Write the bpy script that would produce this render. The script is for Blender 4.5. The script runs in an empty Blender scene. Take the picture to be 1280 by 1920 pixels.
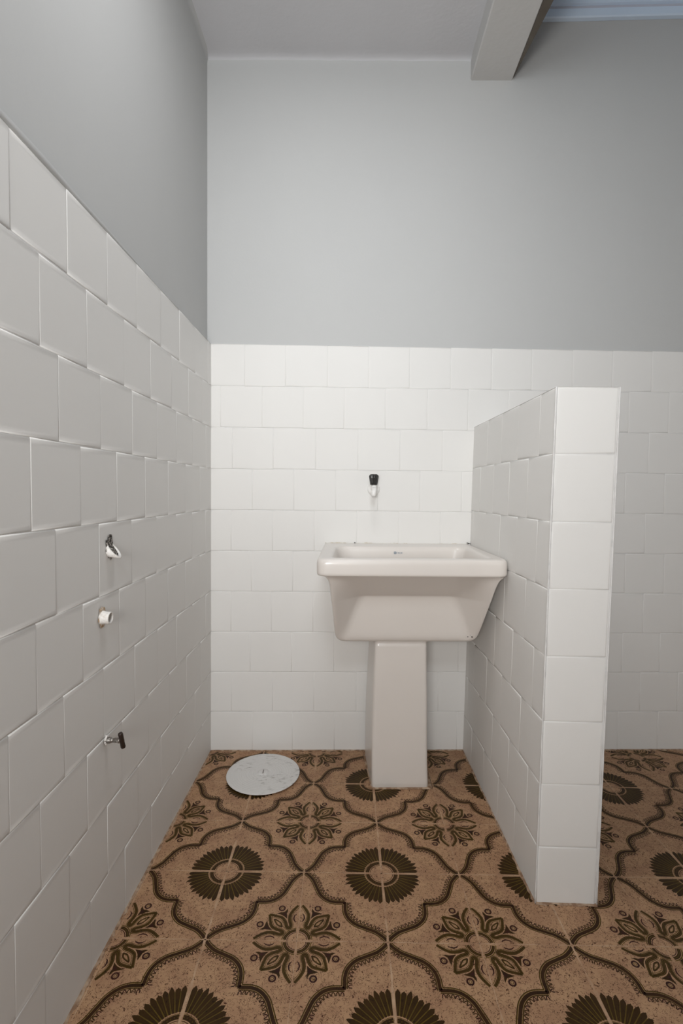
import bpy, math, random
from mathutils import Matrix, Vector
rnd = random.Random(7)
SC = bpy.context.scene
COL = SC.collection

# ------------------------------------------------------------------ helpers
def link(name, verts, faces, mats, parent=None, smooth=True, midx=None, loc=None):
    me = bpy.data.meshes.new(name)
    me.from_pydata([tuple(v) for v in verts], [], faces)
    if not isinstance(mats, (list, tuple)): mats = [mats]
    for m in mats: me.materials.append(m)
    if midx:
        for p, i in zip(me.polygons, midx): p.material_index = i
    me.polygons.foreach_set('use_smooth', [smooth]*len(me.polygons))
    me.update()
    o = bpy.data.objects.new(name, me); COL.objects.link(o)
    if parent: o.parent = parent
    if loc: o.location = loc
    return o

def fix_normals(o):
    import bmesh
    bm = bmesh.new(); bm.from_mesh(o.data)
    bmesh.ops.remove_doubles(bm, verts=bm.verts, dist=1e-6)
    bmesh.ops.recalc_face_normals(bm, faces=bm.faces)
    bm.to_mesh(o.data); bm.free()
    return o

def structure(o):
    o['kind'] = 'structure'; return o

def thing(name, label, cat, loc=(0, 0, 0), group=None):
    o = bpy.data.objects.new(name, None); COL.objects.link(o)
    o.location = loc; o['label'] = label; o['category'] = cat
    o.empty_display_size = .05
    if group: o['group'] = group
    return o

class MB:
    """collects polygons for one mesh"""
    def __init__(s): s.v = []; s.f = []; s.m = []
    def poly(s, pts, m=0):
        b = len(s.v); s.v += [tuple(p) for p in pts]
        s.f.append(tuple(range(b, b+len(pts)))); s.m.append(m)
    def rings(s, rings, cap0=True, cap1=True, m=0):
        b = len(s.v); n = len(rings[0])
        for r in rings: s.v += [tuple(p) for p in r]
        for i in range(len(rings)-1):
            for j in range(n):
                k = (j+1) % n
                s.f.append((b+i*n+j, b+i*n+k, b+(i+1)*n+k, b+(i+1)*n+j)); s.m.append(m)
        if cap0: s.f.append(tuple(b+j for j in reversed(range(n)))); s.m.append(m)
        if cap1: s.f.append(tuple(b+(len(rings)-1)*n+j for j in range(n))); s.m.append(m)
    def build(s, name, mats, parent=None, smooth=True, loc=None):
        return link(name, s.v, s.f, mats, parent, smooth, s.m, loc)

def lathe(mb, prof, origin, axis, n=32, m=0, cap0=True, cap1=True, lobes=None):
    """prof: list of (r, h) along axis"""
    a = Vector(axis).normalized()
    u = a.orthogonal().normalized(); w = a.cross(u)
    o = Vector(origin); rings = []
    for r, h in prof:
        ring = []
        for k in range(n):
            t = 2*math.pi*k/n
            rr = r*(1+lobes[1]*math.cos(lobes[0]*t)) if lobes else r
            ring.append(o+a*h+u*rr*math.cos(t)+w*rr*math.sin(t))
        rings.append(ring)
    mb.rings(rings, cap0, cap1, m)

def tube(mb, pts, rad, n=16, m=0):
    pts = [Vector(p) for p in pts]
    rings = []; prev = None
    for i, p in enumerate(pts):
        d = (pts[min(i+1, len(pts)-1)]-pts[max(i-1, 0)]).normalized()
        if prev is None: u = d.orthogonal().normalized()
        else: u = (prev-d*prev.dot(d)).normalized()
        prev = u; w = d.cross(u)
        r = rad[i] if isinstance(rad, (list, tuple)) else rad
        rings.append([p+u*r*math.cos(2*math.pi*k/n)+w*r*math.sin(2*math.pi*k/n) for k in range(n)])
    mb.rings(rings, True, True, m)

# ------------------------------------------------------------------ materials
def mat(name, col, rough=.5, spec=.5, noise=None, bump=None, coat=0, metal=0):
    """noise=(scale, col2, lo, hi, detail); bump=(scale, strength, distance)"""
    m = bpy.data.materials.new(name); m.use_nodes = True
    nt = m.node_tree; N = nt.nodes; L = nt.links
    b = N['Principled BSDF']
    b.inputs['Roughness'].default_value = rough
    b.inputs['Specular IOR Level'].default_value = spec
    b.inputs['Metallic'].default_value = metal
    b.inputs['Coat Weight'].default_value = coat
    b.inputs['Coat Roughness'].default_value = .08
    tc = N.new('ShaderNodeTexCoord')
    c1 = (*col, 1)
    b.inputs['Base Color'].default_value = c1
    if noise:
        sc, c2, lo, hi, det = noise
        n = N.new('ShaderNodeTexNoise'); n.inputs['Scale'].default_value = sc; n.inputs['Detail'].default_value = det
        L.new(tc.outputs['Object'], n.inputs['Vector'])
        r = N.new('ShaderNodeValToRGB')
        r.color_ramp.elements[0].position = lo; r.color_ramp.elements[0].color = c1
        r.color_ramp.elements[1].position = hi; r.color_ramp.elements[1].color = (*c2, 1)
        L.new(n.outputs['Fac'], r.inputs['Fac']); L.new(r.outputs['Color'], b.inputs['Base Color'])
    if bump:
        sc, st, di = bump
        n = N.new('ShaderNodeTexNoise'); n.inputs['Scale'].default_value = sc; n.inputs['Detail'].default_value = 3
        L.new(tc.outputs['Object'], n.inputs['Vector'])
        bp = N.new('ShaderNodeBump'); bp.inputs['Strength'].default_value = st; bp.inputs['Distance'].default_value = di
        L.new(n.outputs['Fac'], bp.inputs['Height']); L.new(bp.outputs['Normal'], b.inputs['Normal'])
    return m

M_tile = mat('white_painted_tile', (.745, .735, .715), .5, .22, (3, (.73, .72, .70), .35, .7, 4), (90, .06, .002))
M_joint = mat('painted_joint', (.68, .67, .66), .5, .3, (40, (.56, .55, .54), .5, .8, 3), (200, .3, .002))
M_paint = mat('grey_wall_paint', (.512, .515, .510), .8, .2, (2.0, (.496, .499, .495), .3, .7, 4), (120, .12, .002))
M_white = mat('white_wall_paint', (.82, .82, .81), .7, .25)
M_ceil = mat('grey_ceiling_paint', (.62, .62, .64), .8, .2, (2.5, (.60, .60, .62), .3, .7, 4), (60, .25, .003))
M_beam = mat('beam_paint', (.60, .595, .585), .75, .2, (3, (.58, .575, .565), .3, .7, 4), (60, .2, .003))
M_pvc = mat('bluish_white_lining', (.68, .80, .95), .35, .4, (6, (.65, .77, .92), .3, .7, 2))
M_pvcgap = mat('lining_groove', (.58, .60, .68), .5, .3)
M_strip = mat('brown_grey_strip', (.14, .125, .105), .8, .1, (30, (.12, .105, .088), .3, .7, 3))
M_cer = mat('cream_vitreous_china', (.70, .658, .618), .3, .45, (5, (.685, .642, .602), .3, .7, 3), None, .2)
M_chip = mat('dark_chip', (.05, .045, .04), .8, .2)
M_stain = mat('rusty_sealant', (.74, .72, .68), .7, .2, (42, (.46, .36, .22), .56, .72, 4))
M_blue = mat('blue_grey_print', (.10, .17, .24), .4)
M_black = mat('black_plastic', (.012, .012, .012), .25, .6, (200, (.06, .06, .06), .62, .75, 2))
M_whpl = mat('white_painted_plastic', (.80, .79, .77), .4, .4, (80, (.70, .68, .65), .5, .8, 3), (150, .2, .002))
M_pvcpipe = mat('dusty_white_pipe', (.78, .76, .73), .55, .3, (120, (.55, .50, .45), .5, .75, 4), (200, .4, .003))
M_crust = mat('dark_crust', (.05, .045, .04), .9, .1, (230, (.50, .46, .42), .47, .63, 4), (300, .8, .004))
M_clay = mat('broken_clay', (.46, .31, .19), .9, .1, (150, (.66, .60, .53), .38, .6, 4), (200, .8, .004))
M_metal = mat('tarnished_metal', (.22, .20, .18), .4, .5, (200, (.55, .53, .50), .5, .7, 3), None, 0, .8)
M_brown = mat('dark_bakelite', (.022, .012, .008), .45, .4)
M_groove = mat('dark_groove', (.20, .18, .17), .8)
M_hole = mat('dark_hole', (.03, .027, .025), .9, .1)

def mat_cover():
    m = mat('scuffed_white_cover', (.70, .70, .69), .6, .3, None, (120, .15, .002))
    nt = m.node_tree; N = nt.nodes; L = nt.links; b = N['Principled BSDF']
    tc = N.new('ShaderNodeTexCoord')
    # scuffs: stretched noise, masked by a second noise
    mp = N.new('ShaderNodeMapping'); mp.inputs['Scale'].default_value = (30, 110, 1); mp.inputs['Rotation'].default_value = (0, 0, .5)
    L.new(tc.outputs['Object'], mp.inputs['Vector'])
    a = N.new('ShaderNodeTexNoise'); a.inputs['Scale'].default_value = 1.4; a.inputs['Detail'].default_value = 6; a.inputs['Roughness'].default_value = .7
    L.new(mp.outputs['Vector'], a.inputs['Vector'])
    r1 = N.new('ShaderNodeMapRange'); r1.inputs['From Min'].default_value = .53; r1.inputs['From Max'].default_value = .66
    L.new(a.outputs['Fac'], r1.inputs['Value'])
    c = N.new('ShaderNodeTexNoise'); c.inputs['Scale'].default_value = 13; c.inputs['Detail'].default_value = 2
    L.new(tc.outputs['Object'], c.inputs['Vector'])
    r2 = N.new('ShaderNodeMapRange'); r2.inputs['From Min'].default_value = .48; r2.inputs['From Max'].default_value = .62
    L.new(c.outputs['Fac'], r2.inputs['Value'])
    mu = N.new('ShaderNodeMath'); mu.operation = 'MULTIPLY'
    L.new(r1.outputs[0], mu.inputs[0]); L.new(r2.outputs[0], mu.inputs[1])
    mx = N.new('ShaderNodeMix'); mx.data_type = 'RGBA'
    mx.inputs['A'].default_value = (.66, .65, .635, 1); mx.inputs['B'].default_value = (.22, .20, .19, 1)
    L.new(mu.outputs[0], mx.inputs['Factor']); L.new(mx.outputs['Result'], b.inputs['Base Color'])
    return m
M_cover = mat_cover()

def mat_floor(name, base, speck, alt, lo, hi, rough=.36):
    """printed glazed floor tile: base colour + fine vermicular specks"""
    m = bpy.data.materials.new(name); m.use_nodes = True
    nt = m.node_tree; N = nt.nodes; L = nt.links; b = N['Principled BSDF']
    b.inputs['Roughness'].default_value = rough; b.inputs['Specular IOR Level'].default_value = .1
    tc = N.new('ShaderNodeTexCoord')
    big = N.new('ShaderNodeTexNoise'); big.inputs['Scale'].default_value = 22; big.inputs['Detail'].default_value = 3
    L.new(tc.outputs['Object'], big.inputs['Vector'])
    mx = N.new('ShaderNodeMix'); mx.data_type = 'RGBA'
    mx.inputs['A'].default_value = (*base, 1); mx.inputs['B'].default_value = (*alt, 1)
    rr = N.new('ShaderNodeMapRange'); rr.inputs['From Min'].default_value = .38; rr.inputs['From Max'].default_value = .64
    L.new(big.outputs['Fac'], rr.inputs['Value']); L.new(rr.outputs[0], mx.inputs['Factor'])
    # thin worm-like lines: |noise-.5| small, broken up by a mask
    w = N.new('ShaderNodeTexNoise'); w.inputs['Scale'].default_value = 150; w.inputs['Detail'].default_value = 1.5; w.inputs['Distortion'].default_value = 1.2
    L.new(tc.outputs['Object'], w.inputs['Vector'])
    s = N.new('ShaderNodeMath'); s.operation = 'SUBTRACT'; s.inputs[1].default_value = .5
    L.new(w.outputs['Fac'], s.inputs[0])
    ab = N.new('ShaderNodeMath'); ab.operation = 'ABSOLUTE'; L.new(s.outputs[0], ab.inputs[0])
    ln = N.new('ShaderNodeMapRange'); ln.inputs['From Min'].default_value = .033; ln.inputs['From Max'].default_value = .010
    L.new(ab.outputs[0], ln.inputs['Value'])
    mk = N.new('ShaderNodeTexNoise'); mk.inputs['Scale'].default_value = 95; mk.inputs['Detail'].default_value = 2
    L.new(tc.outputs['Object'], mk.inputs['Vector'])
    mr = N.new('ShaderNodeMapRange'); mr.inputs['From Min'].default_value = lo; mr.inputs['From Max'].default_value = hi
    L.new(mk.outputs['Fac'], mr.inputs['Value'])
    mu = N.new('ShaderNodeMath'); mu.operation = 'MULTIPLY'; L.new(ln.outputs[0], mu.inputs[0]); L.new(mr.outputs[0], mu.inputs[1])
    m2 = N.new('ShaderNodeMix'); m2.data_type = 'RGBA'; m2.inputs['B'].default_value = (*speck, 1)
    L.new(mx.outputs['Result'], m2.inputs['A']); L.new(mu.outputs[0], m2.inputs['Factor'])
    L.new(m2.outputs['Result'], b.inputs['Base Color'])
    bp = N.new('ShaderNodeBump'); bp.inputs['Strength'].default_value = .08; bp.inputs['Distance'].default_value = .002
    nb = N.new('ShaderNodeTexNoise'); nb.inputs['Scale'].default_value = 60
    L.new(tc.outputs['Object'], nb.inputs['Vector']); L.new(nb.outputs['Fac'], bp.inputs['Height']); L.new(bp.outputs['Normal'], b.inputs['Normal'])
    return m
F_base = mat_floor('printed_floor_tile', (.43, .262, .150), (.070, .026, .014), (.355, .205, .120), .40, .47)
F_dark = mat_floor('dark_brown_print', (.034, .0170, .0045), (.012, .006, .003), (.044, .0215, .0055), .5, .6)
F_olive = mat_floor('olive_print', (.120, .076, .012), (.05, .035, .012), (.085, .056, .012), .5, .6)
F_red = mat_floor('oxblood_print', (.030, .0105, .0085), (.012, .006, .004), (.045, .014, .010), .5, .6)
F_pale = mat_floor('pale_tile_edge', (.46, .30, .175), (.2, .11, .06), (.36, .225, .14), .5, .6)
F_grout = mat_floor('dusty_grout', (.50, .345, .225), (.16, .10, .07), (.36, .215, .13), .5, .6, .8)

# ------------------------------------------------------------------ tiled walls
P = .152
ZT = 1.5178
def tile_face(mb, O, U, V, rows, m_t=0, m_j=1, amp=1.0, lean=0.0, vedge=.22):
    """rows: (v0, v1, [joint u positions incl. both ends]); one bevelled tile per cell, painted joint behind"""
    O = Vector(O); U = Vector(U); V = Vector(V); Nn = U.cross(V).normalized()
    def pt(u, v, h): 
        p = O+U*u+V*v+Nn*h
        p.x += lean*p.z
        return p
    j = lambda a: rnd.uniform(-a, a)*amp
    us = [u for r in rows for u in r[2]]; vs = [v for r in rows for v in r[:2]]
    u0, u1, v0, v1 = min(us), max(us), min(vs), max(vs)
    mb.poly([pt(u0, v0, -.0012), pt(u1, v0, -.0012), pt(u1, v1, -.0012), pt(u0, v1, -.0012)], m_j)
    for (a, b, js) in rows:
        for i in range(len(js)-1):
            l, r = js[i], js[i+1]
            if r-l < .012: continue
            cs = [(l, a), (r, a), (r, b), (l, b)]
            cs = [(u+(j(.0008) if u0+.002 < u < u1-.002 else 0), v+(j(.0011) if v0+.002 < v < v1-.002 else 0)) for u, v in cs]
            hb = j(.0004); tu = j(.0016); tv = j(.0022)
            uc, vc = (l+r)/2, (a+b)/2
            sg = ((1, 1), (-1, 1), (-1, -1), (1, -1))
            base = len(mb.v); rr = [(.0003, -.0022), (.0008, -.0009), (.0020, -.0002), (.0042, 0), (.012, .0000)]
            for ins, h in rr:
                for (u, v), (su, sv) in zip(cs, sg):
                    uu, vv = u+su*ins*vedge, v+sv*ins
                    mb.v.append(tuple(pt(uu, vv, h+hb+tu*(uu-uc)+tv*(vv-vc))))
            for k in range(len(rr)-1):
                for q in range(4):
                    q2 = (q+1) % 4
                    mb.f.append((base+k*4+q, base+k*4+q2, base+(k+1)*4+q2, base+(k+1)*4+q)); mb.m.append(m_t)
            k = len(rr)-1
            mb.f.append(tuple(base+k*4+q for q in range(4))); mb.m.append(m_t)

def joints(known, u0, u1, pitch=P):
    """extend the measured joints with the regular pitch to both ends"""
    ks = sorted(known)
    out = list(ks)
    # fill inner gaps
    full = [out[0]]
    for a, b in zip(out, out[1:]):
        n = max(1, round((b-a)/pitch))
        for i in range(1, n+1): full.append(a+(b-a)*i/n)
    while full[0]-pitch > u0+.015: full.insert(0, full[0]-pitch)
    while full[-1]+pitch < u1-.015: full.append(full[-1]+pitch)
    return [u0]+[x for x in full if u0+.008 < x < u1-.008]+[u1]

XR = 2.45      # right wall
YB = -2.75     # rear wall
XL = lambda y: .03892*y      # left wall line (x as a function of y)
row_z = [(ZT-P*(k+1) if k < 9 else 0.0, ZT-P*k) for k in range(10)]

BJ = {1: [.122, .273, .426, .579, .73, .883, 1.036, 1.186, 1.34, 1.49, 1.639],
      2: [.034, .187, .338, .489, .642, .798, .951, 1.102, 1.556, 1.708],
      3: [.078, .229, .386, .543, .699, .857, 1.636],
      4: [.152, .306, .461, .618, .775, .932, 1.551, 1.703],
      5: [.074, .228, .383, .541, .698, .855, 1.633],
      6: [.15, .304, .457, 1.561, 1.711],
      7: [.074, .225, .381, 1.635, 1.785],
      8: [.146, .301, .46, 1.559, 1.705],
      9: [.077, .231, .386, .546, 1.634, 1.78],
      10: [.155, .306, .465, 1.707]}
LJ = {1: [.647, .793, .943, 1.097], 2: [.716, .877, 1.027], 3: [.523, .675, .825, .976], 4: [.442, .602, .756, .906, 1.056],
      5: [.377, .530, .682, .837, .991], 6: [.444, .602, .748, .902, 1.048], 7: [.526, .669, .824, .970, 1.119],
      8: [.588, .74, .891, 1.042], 9: [.654, .81, .959, 1.111], 10: [.571, .728, .883]}
PJ = {1: [.181, .33, .476, .628], 2: [.11, .263, .416, .561], 3: [.19, .345, .496, .64], 4: [.105, .258, .41, .578],
      5: [.185, .337, .495, .647], 6: [.115, .265, .418, .575], 7: [.19, .345, .497, .64], 8: [.115, .268, .419, .562]}

# back wall: painted upper half + tiled lower half, one structure mesh
ZW = 2.80
mb = MB()
tile_face(mb, (0, 0, 0), (1, 0, 0), (0, 0, 1), [(a, b, joints(BJ[k+1], -.004, XR)) for k, (a, b) in enumerate(row_z)], 0, 1, vedge=.5)
mb.poly([(-.06, .0, ZT-.001), (XR, .0, ZT-.001), (XR, .009, ZT), (-.06, .009, ZT)], 1)
mb.poly([(-.06, .009, ZT-.002), (XR, .009, ZT-.002), (XR, .009, ZW+.1), (-.06, .009, ZW+.1)], 2)
for x0 in ():
    pass
mb.poly([(-.06, .13, 0), (-.06, .13, ZW+.1), (XR, .13, ZW+.1), (XR, .13, 0)], 2)
structure(mb.build('wall_back', [M_tile, M_joint, M_paint], smooth=True))

# left wall
LU = Vector((XL(-1), -1, 0)).normalized(); LL = -YB/abs(LU.y)
mb = MB()
tile_face(mb, LU*LL, -LU, (0, 0, 1), [(a, b, [LL-u for u in reversed(joints(LJ[k+1], 0, LL))]) for k, (a, b) in enumerate(row_z)], 0, 1)
nL = Vector((LU.y, -LU.x, 0))*1.0
nL = -nL if nL.x < 0 else nL      # into the room (+x)
def lp(s, off, z): 
    q = LU*s+nL*off; return (q.x, q.y, z)
mb.poly([lp(0, 0, ZT-.001), lp(LL, 0, ZT-.001), lp(LL, -.016, ZT), lp(-.01, -.016, ZT)], 1)
# painted plaster, rolled softly into the back wall and the ceiling
prof = [(-.016, ZT-.003), (-.016, 2.515), (-.0155, 2.523), (-.014, 2.5295), (-.0115, 2.5345), (-.008, 2.5375), (-.003, 2.5395)]
mb.rings([[lp(LL, o1, z1) for o1, z1 in prof], [lp(-.01, o1, z1) for o1, z1 in prof]], False, False, 2)
mb.f.pop(); mb.m.pop()      # the strip is open: drop the wrap-around quad
mb.poly([lp(-.01, -.024, 2.45), lp(LL, -.024, 2.45), lp(LL, -.024, ZW+.1), lp(-.01, -.024, ZW+.1)], 2)
mb.poly([lp(-.01, -.12, 0), lp(LL, -.12, 0), lp(LL, -.12, ZW+.1), lp(-.01, -.12, ZW+.1)], 2)
# uneven plaster lip just above the tiles, thicker towards the viewer
lip = []
for k in range(25):
    s_ = .30+(LL-.30)*k/24; q = min(1, max(.02, (s_-.30)/.75))*rnd.uniform(.92, 1.08)
    lip.append([lp(s_, -.0155, ZT-.0005), lp(s_, -.003, ZT+.0004), lp(s_, -.003+.005*q, ZT+.0115*q), lp(s_, -.0155, ZT+.0200*q+.001)])
mb.rings(lip, True, True, 2)
structure(mb.build('wall_left', [M_tile, M_joint, M_paint], smooth=True))

# partition wall beside the sink (leans a little to the right)
LEAN = .0155
pa, pb, pc = Vector((.9555, 0, 0)), Vector((.9401, -.7176, 0)), Vector((1.0846, -.7255, 0))
pd = Vector((1.100, 0, 0))
pz = [1.2264, 1.0734, .9152, .7578, .5988, .4432, .2912, .1390, 0]
prow = [(pz[i+1], pz[i]) for i in range(8)]
mb = MB()
plen = (pb-pa).length; pu = (pb-pa).normalized()
tile_face(mb, pa, pu, (0, 0, 1), [(a, b, joints(PJ[k+1], 0, plen)) for k, (a, b) in enumerate(prow)], 0, 1, lean=LEAN, vedge=.4)
# outer face of the left side must look to -x
fu = (pc-pb).normalized(); fl = (pc-pb).length
tile_face(mb, pb, fu, (0, 0, 1), [(a, b, [0, .0025, fl-.0045, fl]) for a, b in prow], 0, 1, amp=.8, lean=LEAN, vedge=.9)
rl = (pd-pc).length
tile_face(mb, pc, (pd-pc).normalized(), (0, 0, 1), [(a, b, joints([.15*(i+1)-(.07 if k % 2 else 0) for i in range(4)], 0, rl)) for k, (a, b) in enumerate(prow)], 0, 1, lean=LEAN)
def le(p, z): return (p.x+LEAN*z, p.y, z)
zt = pz[0]
mb.poly([le(pb, zt), le(pc, zt), le(pd, zt), le(pa, zt)], 0)
# caulk bead down the two front edges
for p, w in ((pb, .0030), (pc, .0022)):
    rings = []
    for i in range(61):
        z = zt*i/60; r = w*rnd.uniform(.55, 1.0)
        c = Vector(le(p, z))
        rings.append([c+Vector((math.cos(t)*r, math.sin(t)*r, 0)) for t in [2*math.pi*k/8 for k in range(8)]])
    mb.rings(rings, True, True, 1)
structure(mb.build('wall_partition', [M_tile, M_joint], smooth=True))

# right wall and rear wall (never seen straight on; they shape the daylight)
mb = MB()
mb.poly([(XR, 0.01, 0), (XR, YB, 0), (XR, YB, ZW+.1), (XR, .01, ZW+.1)], 0)
mb.poly([(XR+.1, 0.01, 0), (XR+.1, YB, 0), (XR+.1, YB, ZW+.1), (XR+.1, .01, ZW+.1)], 0)
structure(mb.build('wall_right', [M_white], smooth=False))
WX0, WX1, WZ0, WZ1 = -.08, .72, .82, 2.56
mb = MB()
xa = XL(YB)-.02
for y in (YB, YB-.12):
    for x0, x1, z0, z1 in ((xa, WX0, 0, ZW+.1), (WX1, XR, 0, ZW+.1), (WX0, WX1, 0, WZ0), (WX0, WX1, WZ1, ZW+.1)):
        mb.poly([(x0, y, z0), (x1, y, z0), (x1, y, z1), (x0, y, z1)], 0)
for a, b in (((WX0, WZ0), (WX1, WZ0)), ((WX1, WZ0), (WX1, WZ1)), ((WX1, WZ1), (WX0, WZ1)), ((WX0, WZ1), (WX0, WZ0))):
    mb.poly([(a[0], YB, a[1]), (b[0], YB, b[1]), (b[0], YB-.12, b[1]), (a[0], YB-.12, a[1])], 0)
structure(mb.build('wall_rear', [M_white], smooth=False))

# ------------------------------------------------------------------ ceiling, beam, cornice
ZC0, ZC1 = 2.5388, 2.5600          # left end, beam end
mb = MB()
def czl(x): return ZC0+(ZC1-ZC0)*x/.94
# small plaster roll where the ceiling meets the back wall
rolls = [(.012, -.022), (.008, -.012), (.0, -.005), (-.012, -.001), (-.03, 0)]
nx = 24
xs = [-.06+(1.0+.06)*i/nx for i in range(nx+1)]
wob = [rnd.uniform(-.0012, .0012) for _ in xs]
for i in range(nx):
    for (y1, d1), (y2, d2) in zip(rolls, rolls[1:]):
        mb.poly([(xs[i], y1, czl(xs[i])+d1*.55+wob[i]), (xs[i+1], y1, czl(xs[i+1])+d1*.55+wob[i+1]),
                 (xs[i+1], y2, czl(xs[i+1])+d2*.55+wob[i+1]*(y2 > -.02)), (xs[i], y2, czl(xs[i])+d2*.55+wob[i]*(y2 > -.02))], 0)
    mb.poly([(xs[i], -.03, czl(xs[i])), (xs[i+1], -.03, czl(xs[i+1])), (xs[i+1]-.05, YB, czl(xs[i+1])), (xs[i]-.11, YB, czl(xs[i]))], 0)
mb.poly([(-.25, .13, ZW+.1), (-.25, YB-.12, ZW+.1), (XR+.1, YB-.12, ZW+.1), (XR+.1, .13, ZW+.1)], 0)
me = mb.build('ceiling', [M_ceil], smooth=True); structure(fix_normals(me))

# beam: bottom face z 2.486, x .938..1.092 at the back wall, running towards the viewer
zb0, zb1 = 2.4846, 2.4888
def bx(x, y): return x+.045*y
bev = .004
sec = [(.938, ZC1+.02), (.938, zb0+bev), (.938+bev, zb0), (1.092-bev, zb1), (1.092, zb1+bev), (1.092, ZW+.05), (.938, ZW+.05)]
mb = MB()
mb.rings([[(bx(x, y), y, z) for x, z in sec] for y in (.01, -.7, -1.4, YB)], True, True, 0)
o = mb.build('trim_1', [M_beam], smooth=False); structure(fix_normals(o)); o['label'] = 'painted concrete ceiling beam'
# dark tapering wedge along the right side of the beam
mb = MB()
def wedge(y): return [(bx(1.0922, y), y, zb1+.001), (bx(1.0922, y)-y*.105, y, zb1+.001), (bx(1.0922, y)-y*.105, y, ZW+.03), (bx(1.0922, y), y, ZW+.03)]
mb.rings([wedge(y) for y in (-.0005, -.5, -1.2, YB)], True, True, 0)
o = mb.build('trim_2', [M_strip], smooth=False); structure(fix_normals(o))
# bluish white lining and its stepped cornice at the top of the back wall, right of the beam
mb = MB()
def zs(x): return 2.6955+.055*(x-1.18)
x0, x1 = 1.08, XR
cp = [(.0085, 0, 1), (-.006, 0, 0), (-.009, .004, 0), (-.009, .030, 0), (-.004, .032, 1), (-.004, .043, 1), (-.012, .045, 0), (-.014, .075, 0), (-.03, .082, 0)]
for (ya, da, m1), (yb, db, m2) in zip(cp, cp[1:]):
    mb.poly([(x0, ya, zs(x0)+da), (x1, ya, zs(x1)+da), (x1, yb, zs(x1)+db), (x0, yb, zs(x0)+db)], 1 if m1 and m2 else 0)
mb.poly([(x0, -.03, zs(x0)+.082), (x1, -.03, zs(x1)+.082), (x1, YB, zs(x1)+.082), (x0, YB, zs(x0)+.082)], 0)
o = mb.build('trim_3', [M_pvc, M_pvcgap], smooth=False); structure(o)

# ------------------------------------------------------------------ floor with printed tiles
FT = .1993; FX, FY, FR = .58113, -.62042, -.03019
cF, sF = math.cos(FR), math.sin(FR)
fm = MB()
def fpt(u, v, z): return (FX+FT*(cF*u-sF*v), FY+FT*(sF*u+cF*v), z)
fm.poly([(-.25, .12, 0), (XR+.05, .12, 0), (XR+.05, YB-.1, 0), (-.25, YB-.1, 0)][::-1], 0)
def ribbon(pts, w, z, m, out, ends=None):
    """pts: tile coords; w: width; appends quads"""
    n = len(pts); L = []; R = []
    for i, (x, y) in enumerate(pts):
        x0, y0 = pts[max(i-1, 0)]; x1, y1 = pts[min(i+1, n-1)]
        dx, dy = x1-x0, y1-y0; d = math.hypot(dx, dy) or 1
        ww = (w[i] if isinstance(w, list) else w)/2
        L.append((x-dy/d*ww, y+dx/d*ww)); R.append((x+dy/d*ww, y-dx/d*ww))
    for i in range(n-1): out.append(([L[i], L[i+1], R[i+1], R[i]], z, m))
def catmull(p, k=8):
    o = []
    for i in range(len(p)-1):
        a = p[max(i-1, 0)]; b = p[i]; c = p[i+1]; d = p[min(i+2, len(p)-1)]
        for s in range(k):
            t = s/k
            o.append(tuple(.5*(2*b[q]+(c[q]-a[q])*t+(2*a[q]-5*b[q]+4*c[q]-d[q])*t*t+(3*b[q]-a[q]-3*c[q]+d[q])*t**3) for q in (0, 1)))
    o.append(p[-1]); return o
def offset(pts, d):
    n = len(pts); o = []
    for i, (x, y) in enumerate(pts):
        x0, y0 = pts[max(i-1, 0)]; x1, y1 = pts[min(i+1, n-1)]
        dx, dy = x1-x0, y1-y0; l = math.hypot(dx, dy) or 1
        o.append((x-dy/l*d, y+dx/l*d))
    return o
def sw(pts): return [(y, x) for x, y in pts]
def ell(cx, cy, r, n=18, a0=0, a1=2*math.pi): return [(cx+r*math.cos(a0+(a1-a0)*i/n), cy+r*math.sin(a0+(a1-a0)*i/n)) for i in range(n+1)]

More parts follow.
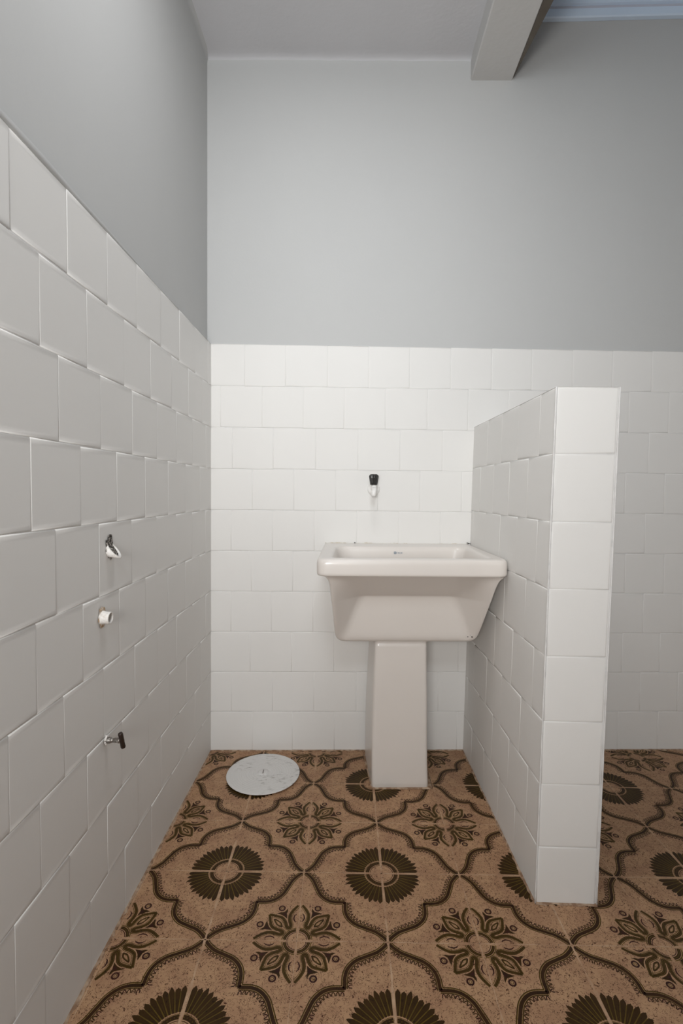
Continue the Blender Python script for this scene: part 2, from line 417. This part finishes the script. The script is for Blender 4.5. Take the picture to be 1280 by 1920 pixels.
DARK, OLV, RED, PALE = 1, 2, 3, 4
def motif():
    """one printed tile, sunflower quarter at (0,0), leaf rosette quarter at (1,1); coordinates 0..1"""
    out = []
    e = .017
    # --- sunflower quarter
    A0, A1 = .075, math.pi/2-.075
    def sector(r0, r1, a0, a1, z, m, n=14):
        for i in range(n):
            t0 = a0+(a1-a0)*i/n; t1 = a0+(a1-a0)*(i+1)/n
            out.append(([(r0*math.cos(t0), r0*math.sin(t0)), (r1*math.cos(t0), r1*math.sin(t0)), (r1*math.cos(t1), r1*math.sin(t1)), (r0*math.cos(t1), r0*math.sin(t1))], z, m))
    # pale border bands that flank the grout through the flower
    out.append(([(.20, 0), (.50, 0), (.50, .020), (.20, .020)], 1, PALE)); out.append(([(0, .20), (.020, .20), (.020, .50), (0, .50)], 1, PALE))
    np_ = 11
    for i in range(np_):
        b0 = .045; da = (math.pi/2-2*b0)/np_
        c = b0+da*(i+.5); h = da*.5
        rt = .470+.022*((i*7) % 3)/2
        def pp(r, a): 
            return (max(r*math.cos(a), e), max(r*math.sin(a), e))
        g0 = .62; g1 = .86
        # olive ray in the gap, then the dark petal
        out.append(([pp(.228, c-h), pp(.43, c-h*1.0), pp(.455, c-h*.80), pp(.455, c+h*.80), pp(.43, c+h), pp(.228, c+h)], 1, OLV))
        pet = [pp(.225, c-h*g0), pp(.34, c-h*.80), pp(.435, c-h*g1), pp(.458, c-h*.72), pp(rt-.008, c-h*.30), pp(rt+.006, c+h*.06), pp(rt-.010, c+h*.40), pp(.456, c+h*.74), pp(.435, c+h*g1), pp(.34, c+h*.80), pp(.225, c+h*g0)]
        out.append((pet, 2, DARK))
        # thin light vein on every other petal
        if i % 2 == 0:
            out.append(([pp(.26, c-h*.06), pp(.42, c-h*.02), pp(.26, c+h*.06)], 3, OLV))
    sector(.160, .204, .10, math.pi/2-.10, 2, DARK)
    for i in range(15):   # bead row on the ring
        a = .15+(math.pi/2-.30)*i/14; r = .181
        x, y = r*math.cos(a), r*math.sin(a); s = .0062
        out.append(([(x-s, y), (x, y-s), (x+s, y), (x, y+s)], 3, RED if i % 2 else OLV))
    sector(.142, .149, .09, math.pi/2-.09, 2, DARK)
    sector(.207, .213, .09, math.pi/2-.09, 2, OLV)
    # --- ogee band
    half = [(.012, .985), (.045, .943), (.13, .875), (.243, .826), (.356, .774), (.435, .695), (.470, .600), (.474, .474)]
    hb = catmull(half, 7)
    for pts, sgn in ((hb, 1), (sw(hb), -1)):
        # outer side = away from the sunflower
        def off(d): return [p for p in offset(pts, d*sgn) if (p[1]-p[0])*sgn > -.006]
        ribbon(off(.0), .036, 2, DARK, out)
        ribbon(off(.026), .008, 2, OLV, out); ribbon(off(.032), .006, 2, DARK, out)
        ribbon(off(-.025), .007, 2, OLV, out)
        ribbon(off(.0), .006, 3, RED, out)
        # scalloped inner fringe
        fr = off(-.050); ln = [0]
        for a, b in zip(fr, fr[1:]): ln.append(ln[-1]+math.dist(a, b))
        n = int(ln[-1]/.043)
        def at(s):
            for i in range(len(ln)-1):
                if ln[i+1] >= s:
                    t = (s-ln[i])/(ln[i+1]-ln[i]+1e-9); a, b = fr[i], fr[i+1]
                    dx, dy = b[0]-a[0], b[1]-a[1]; l = math.hypot(dx, dy) or 1
                    return (a[0]+dx*t, a[1]+dy*t), (dx/l, dy/l), (-dy/l*sgn, dx/l*sgn)
            return None
        for q in range(1, n):
            s = ln[-1]*(q+.5)/n
            g = at(s)
            if not g: continue
            (x, y), (tx, ty), (nx_, ny_) = g
            U_ = [(-.016, -.026), (-.0145, -.004), (-.008, .008), (0, .012), (.008, .008), (.0145, -.004), (.016, -.026)]
            pts2 = [(x+tx*a+nx_*b, y+ty*a+ny_*b) for a, b in U_]
            if min(min(p) for p in pts2) < .006: continue
            ribbon(pts2, .0105, 2, DARK if q % 3 else RED, out)
            if q % 2 == 0:
                out.append(([(x-nx_*.008-tx*.004, y-ny_*.008-ty*.004), (x-nx_*.008+tx*.004, y-ny_*.008+ty*.004), (x-nx_*.026, y-ny_*.026)], 2, RED))
        ribbon(off(-.030), .007, 2, DARK, out)
    # cusp cap so the two bands join in a mitre
    out.append(([(.458, .458), (.492, .470), (.498, .498), (.470, .492)], 2, DARK))
    # --- leaf rosette quarter in local coords (p from (1,1) inwards)
    ro = []
    def rsect(r0, r1, z, m, a=.13, n=12):
        for i in range(n):
            t0 = a+(math.pi/2-2*a)*i/n; t1 = a+(math.pi/2-2*a)*(i+1)/n
            ro.append(([(r0*math.cos(t0), r0*math.sin(t0)), (r1*math.cos(t0), r1*math.sin(t0)), (r1*math.cos(t1), r1*math.sin(t1)), (r0*math.cos(t1), r0*math.sin(t1))], z, m))
    rsect(.120, .152, 2, DARK); rsect(.104, .112, 2, RED); rsect(.158, .168, 2, OLV, .10); rsect(.133, .138, 3, OLV)
    half = [(.475, .022), (.44, .050), (.395, .080), (.335, .104), (.265, .101), (.205, .083), (.170, .090), (.164, .112), (.190, .130), (.245, .150), (.298, .188), (.322, .255), (.342, .342)]
    hb = catmull(half, 6)
    for pts in (hb, sw(hb)):
        sgn = 1 if pts is hb else -1
        ribbon(pts, [.030+.010*math.sin(math.pi*i/len(pts)) for i in range(len(pts))], 2, DARK, ro)
        ribbon(offset(pts, .0085), .005, 3, OLV, ro); ribbon(offset(pts, -.0085), .005, 3, OLV, ro)
        ribbon(offset(pts, .027*sgn), .006, 2, OLV, ro)
    fork = [(.285, .132), (.335, .140), (.365, .145), (.395, .136), (.432, .140), (.405, .156), (.385, .172), (.378, .195), (.372, .222), (.358, .262), (.348, .225), (.332, .188), (.310, .158)]
    core = [(.318, .146), (.350, .150), (.378, .156), (.366, .176), (.355, .196), (.338, .172)]
    circ = (.432, .208)
    for f in (lambda q: q, sw):
        ro.append((f(fork), 2, DARK)); ro.append((f(core), 3, RED))
        ribbon(f(ell(*circ, .032)), .018, 2, RED, ro)
        ribbon(f(ell(*circ, .014)), .006, 2, OLV, ro)
        ribbon(f([(.245, .030), (.262, .047), (.295, .058), (.330, .052), (.358, .030)]), [.006, .014, .017, .013, .006], 2, RED, ro)
    eye = [(.178, .178), (.192, .220), (.222, .248), (.280, .280), (.248, .222), (.220, .192), (.178, .178)]
    ec = catmull(eye, 4)
    ribbon(ec, .015, 2, DARK, ro)
    ribbon([(.225+(x-.225)*.72, .225+(y-.225)*.72) for x, y in ec], .006, 3, OLV, ro)
    for p, z, m in ro: out.append(([(1-x, 1-y) for x, y in p], z, m))
    return out
MOT = motif()
dz = .00006
# visible tiles only
for i in range(-4, 6):
    for j in range(-5, 4):
        cx, cy, _ = fpt(i+.5, j+.5, 0)
        if not (-.2 < cx < 1.75 and -1.5 < cy < .16): continue
        ej = rnd.uniform(-.006, .006), rnd.uniform(-.006, .006)
        # orient so the sunflower corner falls on (even, even)
        fx = i % 2 == 0; fy = j % 2 == 0
        for pts, z, m in MOT:
            q = []
            for x, y in pts:
                x = min(max(x, .006), .994); y = min(max(y, .006), .994)
                u = i+(x if fx else 1-x); v = j+(y if fy else 1-y)
                q.append(fpt(u+ej[0]*.5, v+ej[1]*.5, dz*z))
            if fx != fy: q.reverse()
            fm.poly(q, m)
# grout lines (uneven width, partly worn away)
def grout(fixed, along, lo, hi, w):
    s = lo; prev = None
    while s < hi:
        ww = w*rnd.uniform(.55, 1.25); c = fixed+rnd.uniform(-.0035, .0035)
        cur = ((c-ww/2, s), (c+ww/2, s))
        if prev:
            q = [prev[0], prev[1], cur[1], cur[0]]
            if along == 'u': q = [(b, a) for a, b in q][::-1]
            fm.poly([fpt(a, b, dz*5) for a, b in q], 5)
        prev = cur; s += rnd.uniform(.04, .09)
for i in range(-5, 8): grout(i, 'v', -5.5, 4, .022 if i % 2 == 0 else .011)
for j in range(-6, 5): grout(j, 'u', -5, 8, .014 if j % 2 == 0 else .010)
# smeared mortar along the foot of the walls
def smear(a, b, side, w, step=.012):
    a = Vector(a); b = Vector(b); d = (b-a).normalized(); nn = Vector((-d.y, d.x, 0))*side
    n = int((b-a).length/step); prev = None
    for k in range(n+1):
        p = a+(b-a)*k/n; ww = w*rnd.uniform(.25, 1.3)
        cur = (p-nn*.004+Vector((0, 0, .004)), p+nn*ww*.5+Vector((0, 0, .0022)), p+nn*ww+Vector((0, 0, .0005)))
        if prev:
            for q in (0, 1):
                fm.poly([prev[q], cur[q], cur[q+1], prev[q+1]], 6)
        prev = cur
smear((.002, -.001, 0), (XR, -.001, 0), -1, .006)
smear(tuple(LU*.002), tuple(LU*1.6), 1, .006)
smear(tuple(pa), tuple(pb), -1, .005); smear(tuple(pb), tuple(pc), -1, .007)
M_mortar = mat('smeared_mortar', (.42, .31, .22), .85, .2, (55, (.24, .145, .09), .40, .58, 4), (200, .5, .002))
o = fm.build('floor', [F_base, F_dark, F_olive, F_red, F_pale, F_grout, M_mortar], smooth=False); structure(o)

# ------------------------------------------------------------------ laundry sink
sink = thing('laundry_sink', 'cream ceramic laundry sink on a tapered pedestal under the wall tap', 'sink', (.69, -.2, 0))
SO = Vector((.69, -.2, 0))
def ring8(ctrl, rad, z, n=6, mids=2):
    """rounded closed outline through control corners"""
    k = len(ctrl); pts = []
    for i in range(k):
        p = Vector((*ctrl[i], 0)); a = Vector((*ctrl[i-1], 0)); b = Vector((*ctrl[(i+1) % k], 0))
        r = rad[i]
        ua = (a-p); ub = (b-p)
        p0 = p+ua.normalized()*min(r, ua.length*.45); p2 = p+ub.normalized()*min(r, ub.length*.45)
        for s in range(n+1):
            t = s/n
            pts.append(p0*(1-t)**2+p*2*t*(1-t)+p2*t*t)
    m = len(pts); out = []
    per = n+1
    for i in range(m):
        out.append(pts[i])
        if i % per == per-1:
            q = pts[(i+1) % m]
            for s in range(1, mids+1): out.append(pts[i].lerp(q, s/(mids+1)))
    return [Vector((p.x, p.y, z))-SO for p in out]
def cx(y): return .696+.02*y
def body(z, hF, hB, yf, yp, hp, hi, yb=-.003, rp=.035):
    c = [(cx(yb)-hB, yb), (cx(yb)+hB, yb), (cx(yf)+hF, yf), (cx(yf)+hi, yf), (cx(yp)+hp, yp), (cx(yp)-hp, yp), (cx(yf)-hi, yf), (cx(yf)-hF, yf)]
    return ring8(c, [.012, .012, .012, .008, rp, rp, .008, .012], z)
def rect(x0b, x1b, yb, x0f, x1f, yf, rb, rf, z):
    t = [.25, .5, .75]
    fr = [(x1f+(x0f-x1f)*s, yf) for s in (.2, .4, .6, .8)]
    return ring8([(x0b, yb), (x1b, yb), (x1f, yf)]+fr+[(x0f, yf)], [rb, rb, rf, .01, .01, .01, .01, rf], z)
def rim(ins, z): return rect(.419+ins, .966-ins, -.003-ins*.2, .4016+ins, .957-ins, -.4550+ins, .012, .034, z)
def well(z, l, r, f, b, rr=.045):
    return rect(.419+l, .966-r, -b, .4016+l, .957-r, -f, rr, rr, z)
R = [body(.4925, .176, .186, -.235, -.235, .11, .140),
     body(.4935, .194, .204, -.250, -.250, .14, .165),
     body(.4965, .209, .219, -.262, -.261, .168, .188, rp=.02),
     body(.5040, .2210, .231, -.272, -.268, .188, .206, rp=.015),
     body(.5160, .2285, .2385, -.281, -.2725, .195, .216, rp=.015),
     body(.5320, .2315, .242, -.292, -.2740, .192, .220, rp=.015),
     body(.5600, .2340, .245, -.314, -.2760, .184, .223, rp=.018),
     body(.6000, .2370, .248, -.342, -.2790, .170, .227, rp=.020),
     body(.6380, .2400, .254, -.370, -.2820, .154, .230, rp=.020),
     body(.6500, .2412, .256, -.378, -.2840, .149, .231, rp=.020),
     body(.6540, .2416, .257, -.381, -.2900, .148, .2315, rp=.020),
     body(.6600, .2422, .258, -.385, -.3010, .148, .232, rp=.025),
     body(.6850, .2440, .262, -.402, -.345, .152, .233),
     body(.7080, .2465, .266, -.418, -.388, .162, .235),
     body(.7220, .2500, .268, -.427, -.412, .172, .239),
     body(.7310, .2550, .270, -.434, -.429, .185, .245),
     body(.7370, .2620, .271, -.441, -.440, .195, .253),
     rim(.014, .7375), rim(.004, .7385), rim(.0005, .7425), rim(0, .750), rim(0, .765), rim(0, .7755), rim(.0015, .7830), rim(.005, .7880), rim(.011, .7902), rim(.020, .7905),
     well(.7905, .036, .036, .432, .092, .03), well(.7890, .043, .043, .424, .099, .035), well(.7835, .047, .047, .419, .1035), well(.772, .051, .051, .412, .107),
     well(.740, .060, .060, .385, .112), well(.700, .072, .072, .335, .116), well(.668, .085, .085, .284, .120), well(.650, .095, .095, .268, .122),
     well(.580, .105, .105, .255, .130), well(.550, .115, .115, .248, .140), well(.540, .135, .135, .235, .155)]
mb = MB(); mb.rings(R, True, True, 0)
basin = fix_normals(mb.build('basin', [M_cer], sink))
ss = basin.modifiers.new('smooth', 'SUBSURF'); ss.levels = 1; ss.render_levels = 2
# small chips at the lower front corner
from mathutils.bvhtree import BVHTree
bvh = BVHTree.FromPolygons([v.co.copy() for v in basin.data.vertices], [tuple(p.vertices) for p in basin.data.polygons])
for x, z, rr in ((.9015, .5185, .0034), (.8890, .5170, .0020), (.8960, .5240, .0012)):
    mb = MB(); hit = bvh.ray_cast(Vector((x, -1, z))-SO, Vector((0, 1, 0)))
    ctr = hit[0]+hit[1]*.0012
    mb.poly([ctr+Vector((math.cos(t)*rr*rnd.uniform(.7, 1.2), 0, math.sin(t)*rr*rnd.uniform(.45, .8))) for t in [2*math.pi*k/9 for k in range(9)]], 0)
    ch = mb.build('chip', [M_chip], sink, False); ch['label'] = 'dark chip in the glaze at the lower corner'
# pedestal
mb = MB(); rg = []
for z, hf, hb, yf, c in ((0, .0925, .104, -.2455, .681), (.004, .0945, .106, -.2475, .681), (.02, .0940, .106, -.2475, .681), (.08, .0930, .1045, -.2470, .679),
                         (.15, .0925, .103, -.2465, .678), (.23, .0918, .101, -.2455, .6775), (.32, .0900, .098, -.2440, .678), (.40, .0880, .095, -.2425, .678), (.47, .0865, .0925, -.2410, .6785), (.496, .0862, .092, -.2405, .679)):
    cs = [(c-hb+.004, -.03), (c+hb-.004, -.03), (c+hf, yf), (c-hf, yf)]
    rg.append(ring8(cs, [.01, .01, .014, .014], z, 6, 4))
mb.rings(rg, True, True, 0)
ped = fix_normals(mb.build('pedestal', [M_cer], sink))
# cement bedding under the pedestal
mb = MB(); rg = []
for z, g in ((.0003, .012), (.002, .009), (.004, .002)):
    cs = [(.681-.104-g*.4, -.03), (.681+.104+g, -.03), (.681+.0945+g*1.3, -.2475-g*.5), (.681-.0945-g*.2, -.2475-g*.4)]
    rg.append(ring8(cs, [.01, .01, .014, .014], z, 6, 4))
mb.rings(rg, True, True, 0)
bd = mb.build('bedding_mortar', [M_mortar], sink); bd['label'] = 'thin mortar bed around the foot'
# sealant line along the wall
mb = MB()
rg = []
for i in range(80):
    x = .424+(.958-.424)*i/79; r = .0020*rnd.uniform(.4, 1.25)
    rg.append([Vector((x, -.002+math.cos(t)*r, .7905+math.sin(t)*r))-SO for t in [2*math.pi*k/6 for k in range(6)]])
mb.rings(rg, True, True, 0)
sl = mb.build('sealant', [M_stain], sink); sl['label'] = 'stained sealant line along the wall'
# specks of grime caught in the sealant
for x, y, z, q in ((.9600, -.006, .7925, .0034), (.9560, -.004, .7945, .0022), (.9630, -.014, .7925, .0020), (.9610, -.024, .7920, .0013), (.5335, -.004, .7920, .0022), (.5365, -.004, .7915, .0014)):
    mb = MB(); rings = []
    for k in range(5):
        h = -1+2*k/4; rr = q*math.sqrt(max(.05, 1-h*h))
        rings.append([Vector((x, y, z))-SO+Vector((math.cos(t)*rr*rnd.uniform(.6, 1.2), math.sin(t)*rr*rnd.uniform(.6, 1.2), h*q*.7)) for t in [2*math.pi*m/7 for m in range(7)]])
    mb.rings(rings, True, True, 0)
    gm = mb.build('grime', [M_chip], sink, False); gm['label'] = 'dark grime speck in the sealant'
# printed maker's mark on the back of the bowl: a boxed cross and a row of worn letters
mb = MB()
def wy(z): return -(.1035+(.7835-z)/(.7835-.772)*(.107-.1035)) if z > .772 else -(.107+(.772-z)/.032*.005)
def mk(pts, w=.0009):
    for (xa, za), (xb, zb_) in zip(pts, pts[1:]):
        d = Vector((xb-xa, 0, zb_-za)).normalized(); nn = Vector((-d.z, 0, d.x))*w*.5
        q = []
        for (x, z), s in (((xa, za), 1), ((xb, zb_), 1), ((xb, zb_), -1), ((xa, za), -1)):
            px, pz_ = x+nn.x*s, z+nn.z*s
            q.append(Vector((px, wy(pz_)-.0012, pz_))-SO)
        mb.poly(q, 0)
bx0, bz0, bs = .6680, .7640, .0070
mk([(bx0, bz0), (bx0+bs, bz0), (bx0+bs, bz0+bs), (bx0, bz0+bs), (bx0, bz0)], .0011)
mk([(bx0, bz0), (bx0+bs, bz0+bs)], .0013); mk([(bx0, bz0+bs), (bx0+bs, bz0)], .0013)
gl = [[(0, 0), (0, 1)], [(0, 0), (0, 1), (.7, 1)], [(0, 0), (.5, 1), (1, 0)], [(0, 0), (0, 1)], [(0, 1), (0, 0), (.8, 0)], [(0, 0), (.5, 1), (1, 0)], [(0, 0), (0, 1)], [(0, 0), (0, 1)]]
x = bx0+bs+.0016
for g in gl:
    mk([(x+a*.0022, bz0+.0008+b*.0054) for a, b in g], .0008); x += .0030
mm = mb.build('maker_mark', [M_blue], sink); mm['label'] = 'small blue-grey printed mark'

# ------------------------------------------------------------------ wall tap
tap = thing('wall_tap', 'small white wall tap with a black knob above the sink', 'tap', (.600, 0, .992))
mb = MB()
lathe(mb, [(.0225, 0), (.0232, .002), (.0225, .005), (.017, .0085), (.012, .010)], (.002, 0, 0), (0, -1, 0), 32)
f = fix_normals(mb.build('flange', [M_whpl], tap))
mb = MB()
tube(mb, [(0, -.006, 0), (0, -.03, 0), (0, -.046, 0), (-.001, -.056, -.001), (-.002, -.064, -.006), (-.003, -.067, -.013), (-.0035, -.068, -.020), (-.004, -.0685, -.0262)], [.0088, .0088, .0092, .0094, .0090, .0086, .0082, .0084], 24)
lathe(mb, [(.0088, -.006), (.0098, .004), (.0098, .010), (.0088, .013), (.007, .015)], (0, -.042, 0), (0, 0, 1), 24)
fix_normals(mb.build('spout', [M_whpl], tap))
mb = MB()
lathe(mb, [(.0098, .0145), (.0122, .0165), (.0128, .022), (.0152, .038), (.0162, .046), (.0148, .0505), (.0105, .0540), (.008, .0528)], (-.001, -.042, 0), (.0, 0, 1), 64, lobes=(8, .09))
kn = fix_normals(mb.build('knob', [M_black], tap))

# ------------------------------------------------------------------ pipe stubs and valve on the left wall
def on_left(s, z, off=0): 
    q = LU*s+nL*off; return Vector((q.x, q.y, z))
def frame_left(s, z):
    """x axis out of the wall, y along the wall towards the viewer, z up"""
    return Matrix(((nL.x, LU.x, 0, 0), (nL.y, LU.y, 0, 0), (0, 0, 1, 0), (0, 0, 0, 1)))
ROT = frame_left(0, 0).to_3x3()
if ROT.determinant() < 0: pass
def put(o, s, z): o.matrix_world = Matrix.Translation(on_left(s, z, .0005)) @ Matrix.Rotation(math.atan2(nL.y, nL.x), 4, 'Z')
# local frame after put(): +x out of the wall, +y into the scene (towards the back wall), +z up
def ragged(mb, ry, rz, h, m, n=22, cy=0, cz=0, amp=.25, x0=.0012):
    ring = []
    for k in range(n):
        t = 2*math.pi*k/n; a = 1+rnd.uniform(-amp, amp)
        ring.append(Vector((x0, cy+ry*a*math.cos(t), cz+rz*a*math.sin(t))))
    ring2 = [Vector((x0+h, cy+(p.y-cy)*.72, cz+(p.z-cz)*.72)) for p in ring]
    mb.rings([ring, ring2], False, True, m)

# upper stub: obliquely cut pipe, mouth looking up, crusted inside
st = thing('pipe_stub', 'upper capless pipe stub, cut slanting and crusted dark inside, on the left wall', 'pipe', group=None)
put(st, .793, .8515)
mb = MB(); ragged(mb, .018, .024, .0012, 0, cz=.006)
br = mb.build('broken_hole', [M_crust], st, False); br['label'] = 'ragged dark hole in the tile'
mb = MB(); n = 28; ro, ri = .0165, .0130
outer0, outer1, inner1, inner0 = [], [], [], []
for k in range(n):
    t = 2*math.pi*k/n; cy_, sz_ = math.cos(t), math.sin(t)
    ln = max(.0015, .0110-.0130*sz_)          # long below, short above
    drop = -.10
    outer0.append(Vector((0, ro*cy_, ro*sz_))); outer1.append(Vector((ln, ro*cy_, ro*sz_+drop*ln)))
    inner1.append(Vector((ln, ri*cy_, ri*sz_+drop*ln))); inner0.append(Vector((.001, ri*cy_, ri*sz_)))
mb.rings([outer0, outer1, inner1, inner0], False, False, 0)
fix_normals(mb.build('pipe', [M_pvcpipe], st))
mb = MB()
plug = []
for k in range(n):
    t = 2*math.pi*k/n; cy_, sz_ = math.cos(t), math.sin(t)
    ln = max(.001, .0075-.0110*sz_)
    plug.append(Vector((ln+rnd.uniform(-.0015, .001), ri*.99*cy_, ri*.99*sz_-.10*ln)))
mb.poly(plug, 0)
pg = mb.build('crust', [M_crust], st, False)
# lower stub: straight open pipe in a chipped hole
st = thing('pipe_stub', 'lower straight white pipe stub with open round mouth in a chipped hole', 'pipe')
put(st, .829, .7135)
mb = MB(); ragged(mb, .0165, .0215, .0012, 0, cz=.001, amp=.18)
br = mb.build('broken_hole', [M_clay], st, False); br['label'] = 'chipped orange clay around the pipe'
mb = MB()
prof = [(.0148, 0), (.0140, .004), (.0128, .007), (.0126, .0175), (.0118, .0190), (.0104, .0190), (.0100, .0175), (.0098, .004)]
lathe(mb, prof, (0, 0, 0), (1, .0, -.03), 28, 0, False, True)
fix_normals(mb.build('pipe', [M_pvcpipe], st))
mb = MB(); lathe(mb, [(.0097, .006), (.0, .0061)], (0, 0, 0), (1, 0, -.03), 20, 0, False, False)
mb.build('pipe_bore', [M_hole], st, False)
# valve spindle with T handle
va = thing('stop_valve', 'dark T-handled valve spindle sticking out low on the left wall', 'valve')
put(va, .8175, .4483)
mb = MB(); ragged(mb, .0085, .0105, .003, 0, amp=.2)
mb.build('mortar_collar', [M_pvcpipe], va, False)
mb = MB(); lathe(mb, [(.0062, .001), (.0066, .004), (.0066, .010), (.0058, .0125), (.0044, .0130), (.0044, .018), (.0052, .0195), (.0052, .025), (.0060, .029), (.0060, .032)], (0, 0, 0), (1, 0, 0), 20)
fix_normals(mb.build('stem', [M_metal], va))
mb = MB()
hp = [Vector((.0325, -.0035, .0185)), Vector((.0328, -.0034, .0175)), Vector((.0333, -.0028, .0150)), Vector((.0345, -.0010, .006)), Vector((.0350, 0, 0)), Vector((.0355, .0010, -.006)), Vector((.0365, .0024, -.0145)), Vector((.0368, .0027, -.0172)), Vector((.0369, .0028, -.0182))]
tube(mb, hp, [.002, .0042, .0052, .0047, .0050, .0047, .0052, .0042, .002], 18)
fix_normals(mb.build('handle', [M_brown], va))

# ------------------------------------------------------------------ round cover on the floor
cv = thing('drain_cover', 'round scuffed white drain cover lying on the patterned floor', 'drain cover', (.2185, -.1655, 0))
cv.rotation_euler = (math.radians(.5), math.radians(-.3), 0)
mb = MB()
prof = [(.112, .0015), (.1235, .0052), (.1253, .0062), (.1253, .0078), (.1240, .0088)]
r = .122
while r > .02:
    prof += [(r, .0090), (r-.0012, .0086), (r-.0024, .0090)]; r -= .0080
prof += [(.0195, .0088), (.0180, .0094), (.0165, .0118), (.0150, .0124), (.002, .0126)]
lathe(mb, prof, (0, 0, 0), (0, 0, 1), 96)
o = fix_normals(mb.build('lid', [M_cover], cv))
mb = MB()
mb.poly([(-.0018, -.0125, .0130), (.0020, -.0125, .0130), (.0017, .0115, .0130), (-.0016, .0115, .0130)], 0)
mb.build('key_slot', [M_groove], cv, False)  # flat dark quad drawn as the slot

# ------------------------------------------------------------------ light
W = bpy.data.worlds.new('World'); SC.world = W; W.use_nodes = True
W.node_tree.nodes['Background'].inputs['Color'].default_value = (.86, .93, 1, 1)
W.node_tree.nodes['Background'].inputs['Strength'].default_value = .05
def area(name, loc, target, sx, sy, power, col, spread=180):
    l = bpy.data.lights.new(name, 'AREA'); l.shape = 'RECTANGLE'; l.size = sx; l.size_y = sy; l.energy = power; l.color = col
    l.spread = math.radians(spread)
    o = bpy.data.objects.new(name, l); COL.objects.link(o); o.location = loc
    o.rotation_euler = (Vector(target)-Vector(loc)).to_track_quat('-Z', 'Y').to_euler()
    return o
area('window_daylight_low', (.15, YB-.02, 1.15), (.43, 0, 1.3), .5, .5, 13.4, (1, .985, .962), 120)
area('window_daylight_high', (.45, YB-.02, 2.25), (.49, 0, 1.75), .5, .5, 4.6, (.90, .96, 1), 85)
area('overhead_fill_light', (.45, -1.03, 2.5), (.45, -1.03, 0), .45, .45, 7.3, (.975, .98, .99), 180)  # added fill from above without a fixture, lifts the side walls

# ------------------------------------------------------------------ camera (solved from the tile grid)
cam = bpy.data.cameras.new('Camera'); co = bpy.data.objects.new('Camera', cam); COL.objects.link(co)
def rodr(w):
    w = Vector(w); return Matrix.Rotation(w.length, 3, w.normalized())
Rm = rodr((.03836, -.02327, .00958)) @ Matrix(((1, 0, 0), (0, 0, -1), (0, 1, 0)))
right, down, fwd = Vector(Rm[0]), Vector(Rm[1]), Vector(Rm[2])
M3 = Matrix((right, -down, -fwd)).transposed()
co.matrix_world = Matrix.Translation((.43935, -1.87937, .97771)) @ M3.to_4x4()
cam.sensor_fit = 'VERTICAL'; cam.sensor_height = 36; cam.sensor_width = 24
cam.lens = 946.479/1920*36; cam.clip_start = .01
SC.camera = co

vs = SC.view_settings
vs.view_transform = 'Standard'; vs.look = 'None'; vs.gamma = 1; vs.use_curve_mapping = False; vs.exposure = 0
SC.cycles.max_bounces = 10; SC.cycles.diffuse_bounces = 6
